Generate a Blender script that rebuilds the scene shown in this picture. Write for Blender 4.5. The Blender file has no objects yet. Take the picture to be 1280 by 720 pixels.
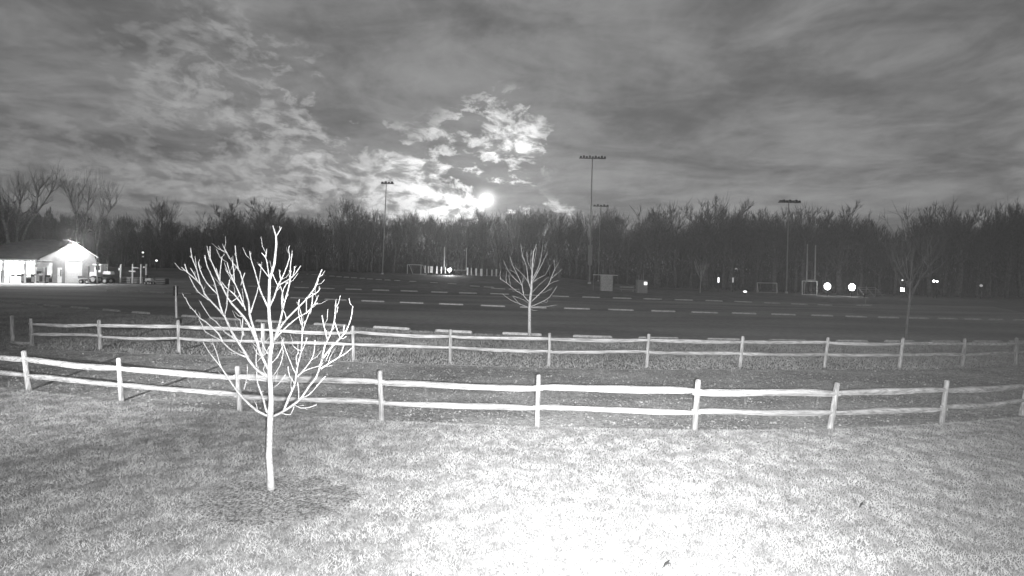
import bpy, math, random
import numpy as np
from mathutils import Vector, Matrix

R = math.radians
sc = bpy.context.scene
col = sc.collection

# ------------------------------------------------------------------ camera
CAM_H, FPX, CX, CY, ROLL = 3.05, 640.0, 640.0, 338.0, 0.022
cam_d = bpy.data.cameras.new('camera'); cam = bpy.data.objects.new('camera', cam_d); col.objects.link(cam)
cam_d.sensor_fit = 'HORIZONTAL'; cam_d.sensor_width = 36.0; cam_d.lens = 18.0
cam_d.shift_y = -(360 - CY) / 1280.0
cam_d.clip_start = 0.05; cam_d.clip_end = 3000
cR = Vector((math.cos(ROLL), 0, math.sin(ROLL))); cU = Vector((-math.sin(ROLL), 0, math.cos(ROLL))); cF = Vector((0, 1, 0))
cC = Vector((0, 0, CAM_H))
cam.matrix_world = Matrix(((cR.x, cU.x, -cF.x, 0), (cR.y, cU.y, -cF.y, 0), (cR.z, cU.z, -cF.z, CAM_H), (0, 0, 0, 1)))
sc.camera = cam

def ray(px, py):
    return cR * ((px - CX) / FPX) + cU * ((CY - py) / FPX) + cF
def P(px, py, Y):                       # the point at distance Y in front of the camera
    return cC + ray(px, py) * Y
def sstep(a, b, x):
    t = min(1, max(0, (x - a) / (b - a))); return t * t * (3 - 2 * t)
def gz(x, y):                           # the field rises gently towards the left of the goal posts
    return 1.7 * sstep(62, 125, y) * (1 - sstep(8, 34, x))
def G(px, py):                          # the ground point seen at a place of the photograph
    d = ray(px, py); t = CAM_H / max(1e-4, -d.z)
    for _ in range(40):
        p = cC + d * t
        t2 = (CAM_H - gz(p.x, p.y)) / max(1e-4, -d.z)
        t = t * .5 + t2 * .5
    return cC + d * t

# ------------------------------------------------------------------ light and exposure
SUN = ray(608, 250).normalized()        # the low moon between the clouds
sun_el = math.asin(SUN.z); sun_az = math.atan2(SUN.x, SUN.y)
w = bpy.data.worlds.new('World'); sc.world = w; w.use_nodes = True
nt = w.node_tree; nt.nodes.clear()
class N:                                 # tiny helper for node maths
    def __init__(s, tree): s.t = tree
    def n(s, kind, **kw):
        o = s.t.nodes.new(kind)
        for k, v in kw.items(): setattr(o, k, v)
        return o
    def put(s, sock, v):
        if isinstance(v, bpy.types.NodeSocket): s.t.links.new(v, sock)
        elif v is not None: sock.default_value = v
    def m(s, op, a, b=None, c=None, clamp=False):
        o = s.n('ShaderNodeMath', operation=op, use_clamp=clamp)
        for i, v in enumerate((a, b, c)): s.put(o.inputs[i], v)
        return o.outputs[0]
    def ss(s, x, a, b, lo=0.0, hi=1.0):
        o = s.n('ShaderNodeMapRange', interpolation_type='SMOOTHSTEP')
        s.put(o.inputs[0], x); s.put(o.inputs[1], a); s.put(o.inputs[2], b); s.put(o.inputs[3], lo); s.put(o.inputs[4], hi)
        return o.outputs[0]
    def xyz(s, a, b, c):
        o = s.n('ShaderNodeCombineXYZ')
        for i, v in enumerate((a, b, c)): s.put(o.inputs[i], v)
        return o.outputs[0]
    def noise(s, vec, scale, detail=4, rough=.55, dist=0.0, out=0):
        o = s.n('ShaderNodeTexNoise'); s.put(o.inputs['Vector'], vec)
        o.inputs['Scale'].default_value = scale; o.inputs['Detail'].default_value = detail
        o.inputs['Roughness'].default_value = rough; o.inputs['Distortion'].default_value = dist
        return o.outputs[out]
W = N(nt)
tc = W.n('ShaderNodeTexCoord'); sep = W.n('ShaderNodeSeparateXYZ'); nt.links.new(tc.outputs['Generated'], sep.inputs[0])
dx, dy, dz = sep.outputs
sky = W.n('ShaderNodeTexSky', sky_type='NISHITA'); sky.sun_disc = False
sky.sun_elevation = sun_el; sky.sun_rotation = sun_az; sky.air_density = 1.0; sky.dust_density = 1.5
bw = W.n('ShaderNodeRGBToBW'); nt.links.new(sky.outputs[0], bw.inputs[0])
SKY = W.m('MINIMUM', W.m('MULTIPLY', bw.outputs[0], 0.078), 0.21)      # strength of the clear sky behind the cloud deck
az = W.m('ARCTAN2', dx, dy); el = W.m('ARCSINE', dz)
den = W.m('ADD', W.m('MAXIMUM', dz, 0.0), 0.13)
u = W.m('DIVIDE', dx, den); v = W.m('DIVIDE', dy, den)
uv = W.xyz(u, v, 0.0)
def blob(px, py, sx, sy, rot=0.0):       # a soft patch of sky round a direction (angles in degrees)
    d = ray(px, py).normalized(); a0 = math.atan2(d.x, d.y); e0 = math.asin(d.z)
    a = W.m('SUBTRACT', az, a0); e = W.m('SUBTRACT', el, e0)
    c, s_ = math.cos(rot), math.sin(rot)
    p = W.m('ADD', W.m('MULTIPLY', a, c / R(sx)), W.m('MULTIPLY', e, s_ / R(sx)))
    q = W.m('ADD', W.m('MULTIPLY', a, -s_ / R(sy)), W.m('MULTIPLY', e, c / R(sy)))
    r2 = W.m('ADD', W.m('MULTIPLY', p, p), W.m('MULTIPLY', q, q))
    return W.m('EXPONENT', W.m('MULTIPLY', r2, -1.0))
dots = W.m('ADD', W.m('ADD', W.m('MULTIPLY', dx, SUN.x), W.m('MULTIPLY', dy, SUN.y)), W.m('MULTIPLY', dz, SUN.z))
ang = W.m('ARCCOSINE', W.m('MINIMUM', dots, 0.9999999))
deck = W.noise(uv, 0.9, 5, .55, .6)                       # broad shape of the deck
stk = W.noise(W.xyz(W.m('MULTIPLY', u, 0.8), W.m('MULTIPLY', v, 1.1), 3.1), 2.4, 8, .62, .5)   # streaks
fine = W.noise(W.xyz(u, W.m('MULTIPLY', v, .55), 7.7), 9.0, 8, .66, .4)
# heaped broken cloud, nearly as tall as wide, leaning away from the moon
pa = W.xyz(W.m('ADD', az, W.m('MULTIPLY', el, -.35)), W.m('ADD', W.m('MULTIPLY', el, 1.75), W.m('MULTIPLY', az, .25)), 21.7)
wv = W.n('ShaderNodeVectorMath', operation='MULTIPLY_ADD'); W.put(wv.inputs[0], W.noise(pa, 9.0, 3, .5, 0, 1)); wv.inputs[1].default_value = (.07, .07, 0); W.put(wv.inputs[2], pa); pa = wv.outputs[0]
puff = W.noise(pa, 8.5, 10, .60, .0)
curd = W.noise(pa, 27.0, 7, .62, .0)
body = W.m('ADD', W.m('ADD', W.m('MULTIPLY', deck, .7), W.m('MULTIPLY', stk, .7)), W.m('MULTIPLY', fine, .22))   # about 0.81 in the mean
base = W.m('MULTIPLY', SKY, W.ss(body, .58, 1.03, .52, 1.34))
# breaks in the deck: broken cloud round the moon and trailing off to the upper left
def total(*l):
    r = l[0]
    for q in l[1:]: r = W.m('ADD', r, q)
    return r
reg = total(blob(620, 172, 6, 4.2, R(10)), blob(532, 238, 8, 3.2, R(4)), blob(665, 262, 6.5, .9), W.m('MULTIPLY', blob(410, 200, 15, 5.5, R(-24)), .85),
            W.m('MULTIPLY', blob(300, 105, 10, 6, R(-20)), .62), W.m('MULTIPLY', blob(190, 220, 13, 4, R(-6)), .7), W.m('MULTIPLY', blob(360, 245, 14, 2.5), .6))
reg = W.m('MINIMUM', reg, 1.0)
mix = W.m('ADD', W.m('MULTIPLY', puff, .70), W.m('MULTIPLY', curd, .30))
lvl = W.m('ADD', mix, W.m('MULTIPLY', reg, .115))
gap = W.m('ADD', W.m('MULTIPLY', W.ss(lvl, .55, .60), .62), W.m('MULTIPLY', W.ss(lvl, .59, .70), .6))
gap = W.m('MULTIPLY', W.m('MULTIPLY', gap, W.ss(reg, .05, .5)), W.ss(curd, .38, .58, .15, 1.2))
prox = W.m('ADD', W.m('MULTIPLY', W.m('EXPONENT', W.m('DIVIDE', ang, -R(7.0))), 1.05), W.m('MULTIPLY', W.m('EXPONENT', W.m('DIVIDE', ang, -R(24))), .30))
lit = W.m('MULTIPLY', gap, prox)
halo = W.m('ADD', W.m('MULTIPLY', W.m('EXPONENT', W.m('DIVIDE', ang, -R(.38))), 6.0), W.m('MULTIPLY', W.m('EXPONENT', W.m('DIVIDE', ang, -R(6))), .04))
disc = W.ss(ang, R(.68), R(.45), 0.0, 30.0)
tot = W.m('ADD', W.m('ADD', W.m('ADD', base, lit), halo), disc)
bg = W.n('ShaderNodeBackground'); out = W.n('ShaderNodeOutputWorld')
nt.links.new(tot, bg.inputs['Color']); bg.inputs['Strength'].default_value = 1.0
nt.links.new(bg.outputs[0], out.inputs[0])

sl = bpy.data.lights.new('moon_light', 'SUN'); sl.energy = 0.30; sl.angle = R(.9)
so = bpy.data.objects.new('moon_light', sl); col.objects.link(so)
so.rotation_euler = SUN.to_track_quat('Z', 'Y').to_euler()

def spot(name, loc, target, energy, size, blend, radius):
    l = bpy.data.lights.new(name, 'SPOT'); l.energy = energy; l.spot_size = R(size); l.spot_blend = blend; l.shadow_soft_size = radius
    o = bpy.data.objects.new(name, l); col.objects.link(o); o.location = loc
    o.rotation_euler = (Vector(loc) - Vector(target)).to_track_quat('Z', 'Y').to_euler(); return o
# the security camera's own lamp beside the lens, and the wall floodlight of the house the camera hangs on, left of it
spot('camera_illuminator_wide', (0.05, 0.0, 2.98), (-.4, 12.0, 1.2), 5900, 164, 1.0, .04)
spot('camera_illuminator_far', (0.10, 0.0, 2.98), (2.6, 14.0, 3.1), 11000, 84, 1.0, .04)
spot('house_floodlight', (-8.4, 0.6, 3.2), (-9.0, 30, 7.0), 22000, 68, 1.0, .05)

vs = sc.view_settings; vs.view_transform = 'Standard'; vs.look = 'None'; vs.exposure = 0.0; vs.gamma = 1.0; vs.use_curve_mapping = False
sc.render.engine = 'CYCLES'

# ------------------------------------------------------------------ materials
def mat(name, lo, hi=None, scale=6.0, detail=5, rough=.9, bump=0.0, bscale=None, stretch=(1, 1, 1), big=0.0, bigscale=.15, spec=.2, edges=(.35, .65)):
    m = bpy.data.materials.new(name); m.use_nodes = True
    t = m.node_tree; b = t.nodes['Principled BSDF']; n = N(t)
    b.inputs['Roughness'].default_value = rough
    b.inputs['Specular IOR Level'].default_value = spec
    if hi is None: hi = lo
    c = n.n('ShaderNodeTexCoord'); mp = n.n('ShaderNodeMapping'); mp.inputs['Scale'].default_value = stretch
    t.links.new(c.outputs['Object'], mp.inputs[0]); vec = mp.outputs[0]
    f = n.ss(n.noise(vec, scale, detail, .62), edges[0], edges[1], lo, hi)
    if big:
        g = n.ss(n.noise(vec, bigscale, 3, .5), .3, .7, 1 - big, 1 + big); f = n.m('MULTIPLY', f, g)
    t.links.new(n.xyz(f, f, f), b.inputs['Base Color'])
    if bump:
        bp = n.n('ShaderNodeBump'); bp.inputs['Strength'].default_value = bump; bp.inputs['Distance'].default_value = .02
        t.links.new(n.noise(vec, bscale or scale * 3, 4, .6), bp.inputs['Height']); t.links.new(bp.outputs[0], b.inputs['Normal'])
    return m
def glow(name, s):
    m = bpy.data.materials.new(name); m.use_nodes = True; t = m.node_tree; t.nodes.clear()
    e = t.nodes.new('ShaderNodeEmission'); e.inputs[0].default_value = (1, 1, 1, 1); e.inputs[1].default_value = s
    o = t.nodes.new('ShaderNodeOutputMaterial'); t.links.new(e.outputs[0], o.inputs[0]); return m
M = dict(
    field=mat('field', .14, .22, .8, 6, big=.25, bigscale=.05),
    asphalt=mat('asphalt', .20, .33, 7, 9, bump=.4, big=.32, bigscale=.16, stretch=(.35, 1.3, 1)),
    lawn=mat('lawn', .18, .32, 7, 8, bump=.6, big=.06, bigscale=.5),
    blade=mat('blade', .22, .46, 3.0, 8, big=.05, bigscale=.5),
    verge=mat('verge', .22, .42, 5, 8, bump=.5, big=.2, bigscale=.4),
    gravel=mat('gravel', .18, .54, 22, 8, bump=.8, bscale=40, big=.3, bigscale=.5, stretch=(.7, 1.5, 1)),
    stone=mat('stone', .2, .62, 3, 6),
    mulch=mat('mulch', .08, .42, 30, 8, bump=.8),
    rail=mat('rail', .26, .62, 5, 9, bump=.8, bscale=26, stretch=(.35, 5, 5), edges=(.30, .62), big=.2, bigscale=.7),
    post=mat('post', .24, .56, 6, 9, bump=.8, bscale=30, stretch=(5, 5, .5), big=.2, bigscale=.8),
    bark=mat('bark', .36, .64, 16, 8, bump=.7, bscale=60, edges=(.3, .6)),
    stop=mat('stop', .40, .62, 8, 6, bump=.2),
    wood=mat('wood', .13, .22, 2, 4),
    brush=mat('brush', .07, .13, 1, 4),
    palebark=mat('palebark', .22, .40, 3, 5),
    steel=mat('steel', .30, .42, 6, 4, rough=.5, spec=.5),
    dark=mat('dark', .03, .05, 4, 4, rough=.6),
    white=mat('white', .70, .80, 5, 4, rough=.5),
    siding=mat('siding', .25, .32, 1.2, 4, rough=.6),
    roof=mat('roof', .03, .06, 1.5, 5),
    concrete=mat('concrete', .55, .70, 2, 6),
    grey=mat('grey', .28, .36, 5, 4),
    rubber=mat('rubber', .03, .04, 5, 3),
    glass=mat('glass', .02, .02, 1, 1, rough=.1, spec=.6),
    net=mat('net', .35, .4, 3, 2),
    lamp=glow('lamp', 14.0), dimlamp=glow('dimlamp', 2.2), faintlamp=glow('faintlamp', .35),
)

# ------------------------------------------------------------------ mesh helpers
class MB:
    def __init__(s): s.v = []; s.f = []
    def box(s, c, size, rz=0.0, taper=1.0):
        a, b, h = size[0] / 2, size[1] / 2, size[2] / 2; cs, sn = math.cos(rz), math.sin(rz); i = len(s.v)
        for z, k in ((-h, 1), (h, taper)):
            for x, y in ((-a, -b), (a, -b), (a, b), (-a, b)):
                x *= k; y *= k
                s.v.append((c[0] + x * cs - y * sn, c[1] + x * sn + y * cs, c[2] + z))
        for q in ((3, 2, 1, 0), (4, 5, 6, 7), (0, 1, 5, 4), (1, 2, 6, 5), (2, 3, 7, 6), (3, 0, 4, 7)): s.f.append(tuple(i + k for k in q))
        return s
    def hexa(s, p):                       # eight corners, bottom ring then top ring
        i = len(s.v); s.v += [tuple(q) for q in p]
        for q in ((3, 2, 1, 0), (4, 5, 6, 7), (0, 1, 5, 4), (1, 2, 6, 5), (2, 3, 7, 6), (3, 0, 4, 7)): s.f.append(tuple(i + k for k in q))
        return s
    def tube(s, pts, rad, n=6, cap=True, squash=1.0, jit=0.0, rng=None):
        pts = [Vector(p) for p in pts]
        if not isinstance(rad, (list, tuple)): rad = [rad] * len(pts)
        i0 = len(s.v); k = len(pts)
        ref = None
        for j, p in enumerate(pts):
            t = (pts[min(j + 1, k - 1)] - pts[max(j - 1, 0)]).normalized()
            if ref is None: ref = Vector((0, 0, 1)) if abs(t.z) < .8 else Vector((1, 0, 0))
            a = t.cross(ref).normalized(); b = a.cross(t).normalized()
            if abs(t.z) >= .8: ref = b if False else ref
            for q in range(n):
                th = 2 * math.pi * q / n; r = rad[j] * (1 + (rng.uniform(-jit, jit) if jit else 0))
                o = p + a * (math.cos(th) * r) + b * (math.sin(th) * r * squash); s.v.append((o.x, o.y, o.z))
        for j in range(k - 1):
            for q in range(n):
                a = i0 + j * n + q; b = i0 + j * n + (q + 1) % n
                s.f.append((a, b, b + n, a + n))
        if cap:
            s.f.append(tuple(i0 + q for q in range(n - 1, -1, -1))); s.f.append(tuple(i0 + (k - 1) * n + q for q in range(n)))
        return s
    def ball(s, c, r, n=10, m=6, sz=1.0):
        i0 = len(s.v)
        for j in range(m + 1):
            ph = math.pi * j / m
            for q in range(n):
                th = 2 * math.pi * q / n; s.v.append((c[0] + r * math.sin(ph) * math.cos(th), c[1] + r * math.sin(ph) * math.sin(th), c[2] + r * sz * math.cos(ph)))
        for j in range(m):
            for q in range(n):
                a = i0 + j * n + q; b = i0 + j * n + (q + 1) % n; s.f.append((a + n, b + n, b, a))
        return s
    def mesh(s, name, material, smooth=False):
        me = bpy.data.meshes.new(name); me.from_pydata(s.v, [], s.f); me.update(); me.materials.append(M[material] if isinstance(material, str) else material)
        if smooth: me.shade_smooth()
        return me
    def build(s, name, material, parent=None, smooth=False):
        o = bpy.data.objects.new(name, s.mesh(name, material, smooth)); col.objects.link(o)
        if parent: o.parent = parent
        return o
def tag(o, label, cat, group=None):
    o['label'] = label; o['category'] = cat
    if group: o['group'] = group
    return o
def empty(name, label, cat, loc=(0, 0, 0), rz=0.0, group=None):
    o = bpy.data.objects.new(name, None); col.objects.link(o); o.location = loc; o.rotation_euler.z = rz; o.empty_display_size = .2
    return tag(o, label, cat, group)
def struct(o, kind='structure'):
    o['kind'] = kind; return o
def copy_tree(o, parent=None):
    kids = [c for c in o.children]
    c = o.copy(); col.objects.link(c); c.parent = parent
    for k in kids: copy_tree(k, c)
    return c
def rel(p, o): return (p[0] - o[0], p[1] - o[1], p[2] - o[2])
ORD = ['first', 'second', 'third', 'fourth', 'fifth', 'sixth', 'seventh', 'eighth', 'ninth', 'tenth', 'eleventh', 'twelfth', 'thirteenth', 'fourteenth',
       'fifteenth', 'sixteenth', 'seventeenth', 'eighteenth', 'nineteenth', 'twentieth', 'twenty-first', 'twenty-second', 'twenty-third', 'twenty-fourth', 'twenty-fifth', 'twenty-sixth']
def tri_cloud(name, V, F, material, parent=None):      # numpy triangles to one mesh
    me = bpy.data.meshes.new(name); nv, nf = len(V), len(F)
    me.vertices.add(nv); me.vertices.foreach_set('co', V.astype(np.float32).ravel())
    me.loops.add(nf * 3); me.loops.foreach_set('vertex_index', F.astype(np.int32).ravel())
    me.polygons.add(nf); me.polygons.foreach_set('loop_start', np.arange(0, nf * 3, 3, dtype=np.int32))
    me.update(calc_edges=True); me.materials.append(M[material])
    o = bpy.data.objects.new(name, me); col.objects.link(o); o.parent = parent; return o

# ------------------------------------------------------------------ ground
xs = sorted(set([-700, -400, -250] + list(range(-160, 161, 4)) + [250, 400, 700])); ys = [-60, -20, 0, 20, 40] + list(range(56, 201, 4)) + [260, 400, 700]
gv = [(x, y, gz(x, y) - .03) for y in ys for x in xs]; nx = len(xs)
gf = [(j * nx + i, j * nx + i + 1, (j + 1) * nx + i + 1, (j + 1) * nx + i) for j in range(len(ys) - 1) for i in range(nx - 1)]
g = MB(); g.v = gv; g.f = gf; struct(g.build('ground', 'field', smooth=True))

def line(pts): return [G(*p) for p in pts]
LAWN_EDGE = line([(-260, 455), (0, 488), (36, 491), (152, 505), (300, 517), (477, 529), (671, 537), (868, 541), (1038, 540), (1177, 533), (1280, 524), (1480, 500)])
VERGE_EDGE = line([(-260, 425), (0, 434.5), (40, 436), (125, 439.5), (224, 442.5), (334, 447), (442, 451.5), (563, 455.5), (686, 459.5), (808, 461.3), (925, 461.5), (1030, 461.5), (1124, 462), (1203, 460), (1280, 458), (1480, 452)])
LOT_EDGE = line([(-200, 365), (10, 378.5), (65, 383), (140, 388.5), (237, 396.5), (330, 402.5), (413, 406.5), (490, 411), (567, 415.5), (652, 419), (740, 422), (823, 424.5), (907, 426), (985, 427.5), (1062, 428), (1182, 428.5), (1280, 428.5), (1480, 428)])
def strip(name, a, b, z, material, edge=.0, rng=random.Random(3)):
    # a sheet between two lines, resampled finely so its rim can wander, with a small skirt
    def res(L, n):
        d = [0]
        for p, q in zip(L, L[1:]): d.append(d[-1] + (q - p).length)
        o = []
        for k in range(n):
            s = d[-1] * k / (n - 1); j = max(i for i in range(len(d) - 1) if d[i] <= s + 1e-9); t = (s - d[j]) / (d[j + 1] - d[j])
            o.append(L[j].lerp(L[j + 1], t))
        return o
    n = 260; A = res(a, n); B = res(b, n); m = MB()
    for p, q in zip(A, B):
        ja, jb = rng.uniform(-edge, edge), rng.uniform(-edge, edge)
        m.v += [(p.x, p.y + ja - .05, -.06), (p.x, p.y + ja, z), (q.x, q.y + jb, z), (q.x, q.y + jb + .05, -.06)]
    for i in range(n - 1):
        for k in range(3): m.f.append((4 * i + k, 4 * i + 4 + k, 4 * i + 5 + k, 4 * i + 1 + k))
    return struct(m.build(name, material))
back = [Vector((p.x * 1.0, -6, 0)) for p in LAWN_EDGE]; back[0].x = -30; back[-1].x = 30
strip('lawn', back, LAWN_EDGE, .035, 'lawn', .05)
strip('gravel_road', LAWN_EDGE, VERGE_EDGE, -.02, 'gravel')
strip('grass_verge', VERGE_EDGE, LOT_EDGE, -.012, 'verge', .05)
far = [Vector((p.x * 1.6 if abs(p.x) > 1 else p.x, 61, 0)) for p in LOT_EDGE]
strip('parking_lot', LOT_EDGE, far, -.012, 'asphalt')
ap = MB(); a0 = G(-40, 361); a1 = G(100, 358.5); a2 = G(175, 349.5)
ap.v = [(a0.x - 12, a0.y, .01), (a1.x, a1.y, .01), (a2.x, a2.y - 1.0, .01), (a2.x + 1, 73, .01), (a0.x - 12, 73, .01)]; ap.f = [(0, 1, 2, 3, 4)]
struct(ap.build('barn_apron', 'concrete'))

# grass blades: one mass over the lawn, a second one on the verge
def y_of(L, x):
    X = np.array([p.x for p in L]); Y = np.array([p.y for p in L]); return np.interp(x, X, Y)
rs = np.random.RandomState(5)
def blades(name, n, xr, yfun, h, wd, z, material, lean=.8):
    x = rs.uniform(xr[0], xr[1], n); y0, y1 = yfun(x); y = y0 + (y1 - y0) * rs.rand(n)
    keep = np.abs(x) < y * 1.12 + 1.0; x, y = x[keep], y[keep]; k = len(x)
    cl = .5 + .5 * np.sin(x * 2.1 + np.sin(y * 1.7) * 2) * np.sin(y * 2.6 + np.cos(x * 1.3) * 2)
    hh = h * rs.uniform(.5, 1.3, k) * (.88 + .24 * cl); th = rs.uniform(0, 2 * np.pi, k); ph = rs.uniform(0, 2 * np.pi, k); ln = rs.uniform(.1, lean, k) * hh
    V = np.zeros((k, 3, 3)); wx, wy = np.cos(th) * wd / 2, np.sin(th) * wd / 2
    V[:, 0] = np.stack([x - wx, y - wy, np.full(k, z)], 1); V[:, 1] = np.stack([x + wx, y + wy, np.full(k, z)], 1)
    V[:, 2] = np.stack([x + np.cos(ph) * ln, y + np.sin(ph) * ln, z + hh], 1)
    o = tri_cloud(name, V.reshape(-1, 3), np.arange(k * 3).reshape(-1, 3), material); struct(o, 'stuff'); return o
go = blades('lawn_grass', 700000, (-14, 14), lambda x: (np.full_like(x, 3.6), y_of(LAWN_EDGE, x) + .05), .036, .009, .03, 'blade', 1.8)
tag(go, 'short pale frosted grass of the lawn in front of the near fence', 'grass')
go = blades('verge_grass', 130000, (-30, 28), lambda x: (y_of(VERGE_EDGE, x), np.minimum(y_of(LOT_EDGE, x), 30) - .2), .07, .02, -.014, 'verge', 1.2)
tag(go, 'rough grass of the verge along the far rail fence', 'grass')
# loose stones on the road
n = 90000; x = rs.uniform(-24, 22, n); y0, y1 = y_of(LAWN_EDGE, x), y_of(VERGE_EDGE, x); y = y0 + (y1 - y0) * rs.rand(n)
s = rs.gamma(2.0, .0048, n) + .004
dirs = np.array([(1, 0, 0), (-1, 0, 0), (0, 1, 0), (0, -1, 0), (0, 0, .8)], float)
V = np.stack([x, y, np.full(n, -.02)], 1)[:, None, :] + dirs[None] * s[:, None, None] * rs.uniform(.6, 1.3, (n, 5, 1))
V[:, :4, 2] = -.022
F = (np.array([(0, 2, 4), (2, 1, 4), (1, 3, 4), (3, 0, 4)])[None] + (np.arange(n) * 5)[:, None, None]).reshape(-1, 3)
o = tri_cloud('gravel_stones', V.reshape(-1, 3), F, 'stone'); struct(o, 'stuff'); tag(o, 'loose pale gravel stones strewn over the road between the fences', 'gravel')

# ------------------------------------------------------------------ rail fences
rng = random.Random(11)
def make_post(base, top, r, parent, mat_='post', org=None):
    m = MB(); b = Vector(base); t = Vector(top); d = (t - b); ax = d.normalized()
    pts = [b - ax * .25, b, b + d * .35, b + d * .7, b + d * .95, b + d * .985, b + d]
    rr = [r * 1.05, r * 1.05, r, r * .97, r * .95, r * .84, r * .45]
    m.tube([rel(p, org) for p in pts], rr, 10, jit=.06, rng=rng)
    return m.build('post', mat_, parent, smooth=True)
def make_rail(a, b, r, parent, org):
    a, b = Vector(a), Vector(b); m = MB(); k = 9; sag = rng.uniform(-.02, .03); L = (b - a).normalized(); side = L.cross(Vector((0, 0, 1)))
    pts, rr = [], []; ph = rng.uniform(0, 6); sk = rng.uniform(-.03, .03)
    for i in range(k):
        t = -.03 + 1.06 * i / (k - 1); e = min(1, .62 + 2.6 * min(t + .03, 1.03 - t))
        p = a.lerp(b, t) + Vector((0, 0, -sag * math.sin(math.pi * t) + .012 * math.sin(ph + 5 * t))) + side * (sk * math.sin(math.pi * t))
        pts.append(rel(p, org)); rr.append(r * e * (1 + .10 * math.sin(ph * 2 + 7 * t)))
    m.tube(pts, rr, 7, squash=1.05, jit=.10, rng=rng)
    # own grain direction along the rail: the mesh is laid out in world axes, the fences run along x
    return m.build('rail', 'rail', parent)
def rail_fence(label, posts, r, hu, hl, ru, rl, extra=()):
    base = [G(*b) for b, t in posts]; o0 = base[len(base) // 2]
    root = empty('rail_fence', label, 'fence', o0); P3 = []
    for (b, t), B in zip(posts, base):
        T = P(t[0], t[1], B.y); T.y += rng.uniform(-.02, .02); P3.append((B, T)); make_post(B, T, r * rng.uniform(.93, 1.07), root, org=o0)
    for i, ((B, T), (B2, T2)) in enumerate(zip(P3, P3[1:])):
        for h, rad in ((hu, ru), (hl, rl)):
            j, j2 = rng.uniform(-.025, .025), rng.uniform(-.025, .025)
            make_rail(B.lerp(T, h + j), B2.lerp(T2, h + j2), rad * rng.uniform(.92, 1.08), root, o0)
    return root
NEAR = [((-62, 472), (-72, 427)), ((36, 487), (30, 438)), ((152, 500), (148, 447)), ((300, 513), (297, 457)), ((477, 525), (475, 463)), ((671, 533), (673.5, 468)), ((868, 537), (873, 474)),
        ((1038, 535), (1047, 478)), ((1177, 528), (1184, 475)), ((1277, 518), (1286, 471)), ((1360, 508), (1370, 464))]
FAR = [((40, 432), (38, 398)), ((125.5, 436), (124, 399.5)), ((224, 440), (222.5, 400)), ((330, 444), (329, 404)), ((442, 449), (441, 407)), ((563, 452.5), (563, 411.5)), ((686, 457), (687, 416)),
       ((808, 458.5), (811, 417)), ((925, 458.5), (929, 420)), ((1030.5, 458.5), (1035, 421.5)), ((1124, 459.5), (1129.5, 422)), ((1203, 457.5), (1207, 423)), ((1269, 455), (1271, 422)), ((1330, 452), (1334, 421))]
rail_fence('two-rail split timber fence at the near edge of the gravel road', NEAR, .054, .75, .345, .062, .054)
rail_fence('two-rail split timber fence on the verge beyond the gravel road', FAR, .057, .80, .43, .058, .053)
b = G(16, 427); lone = empty('fence_post', 'lone timber post left of the end of the far rail fence', 'post', b); make_post(b, P(14.5, 394, b.y), .066, lone, org=b)
fr = MB(); a_, b_ = G(14, 430), G(41, 432); fr.tube([a_ + Vector((0, 0, .06)), (a_ + b_) / 2 + Vector((0, 0, .05)), b_ + Vector((0, 0, .08))], [.05, .06, .05], 7, jit=.1, rng=rng)
tag(fr.build('fallen_rail', 'rail'), 'short fallen rail lying between the lone post and the far fence end', 'rail')

# ------------------------------------------------------------------ concrete wheel stops
ROWS = {
 'just behind the far rail fence': [(3, 18, 377), (28, 45, 379.5), (55, 75, 382), (89, 110, 384.4), (129, 149, 387.5), (166, 186, 390.5), (228, 247, 395), (262, 300, 398.2), (320, 356, 401.5), (393, 433, 405.7), (467, 512, 409.8),
   (544, 590, 414), (628, 677, 417.3), (716, 765, 420.7), (798, 848, 422.8), (884, 930, 424.3), (962, 1007, 425.7), (1046, 1084, 426.3), (1107, 1142, 426.6), (1163, 1200, 426.9), (1218, 1252, 427), (1262, 1292, 427)],
 'across the middle of the parking lot': [(134, 149, 363), (161, 176, 364.2), (188, 205, 365), (223, 238, 366.2), (258, 273, 367.6), (286, 304, 368.8), (324, 345, 370.5), (363, 387, 372), (406, 433, 374), (452, 480, 375.9), (500, 529, 377.9), (549, 579, 379.7),
   (601, 631, 381.8), (650, 683, 383.8), (705, 737, 385.2), (760, 792, 386.8), (814, 844, 388.4), (864, 897, 390), (915, 945, 391.2), (964, 994, 392.5), (1014, 1041, 393.9), (1057, 1083, 395.2), (1098, 1123, 396.3), (1137, 1160, 397.1), (1173, 1196, 397.8), (1205, 1226, 398.5), (1237, 1254, 399), (1268, 1284, 399.4)],
 'in the third row of the parking lot': [(262, 278, 356), (284, 298, 356.6), (310, 325, 357.3), (337, 353, 358), (368, 386, 358.8), (400, 418, 359.9), (432, 452, 361), (466, 486, 362.1), (501, 522, 363.2), (539, 559, 364.6), (574, 596, 365.7), (613, 636, 366.8),
   (652, 674, 368.3), (690, 711, 369.8), (728, 750, 371), (766, 789, 372.1), (804, 827, 373.2), (843, 866, 374.3), (882, 903, 375.4), (918, 940, 376.7), (955, 975, 378.2), (989, 1009, 379.5), (1022, 1040, 380.6)],
 'in the far slanting row by the field': [(370, 385, 351.3), (381, 388, 341.8), (390, 398, 342.6), (401, 407, 343.4), (412, 418, 344.4), (421, 427, 345.2), (430, 436, 345.8), (439, 446, 346.5), (450, 456, 347.2), (459, 466, 348), (470, 477, 348.7), (481, 488, 349.4), (493, 500, 349.9),
   (512, 520, 351), (538, 547, 352.6), (560, 570, 354), (588, 599, 357), (605, 617, 358.3), (614, 631, 360.1), (636, 649, 360.9)],
}
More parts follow.
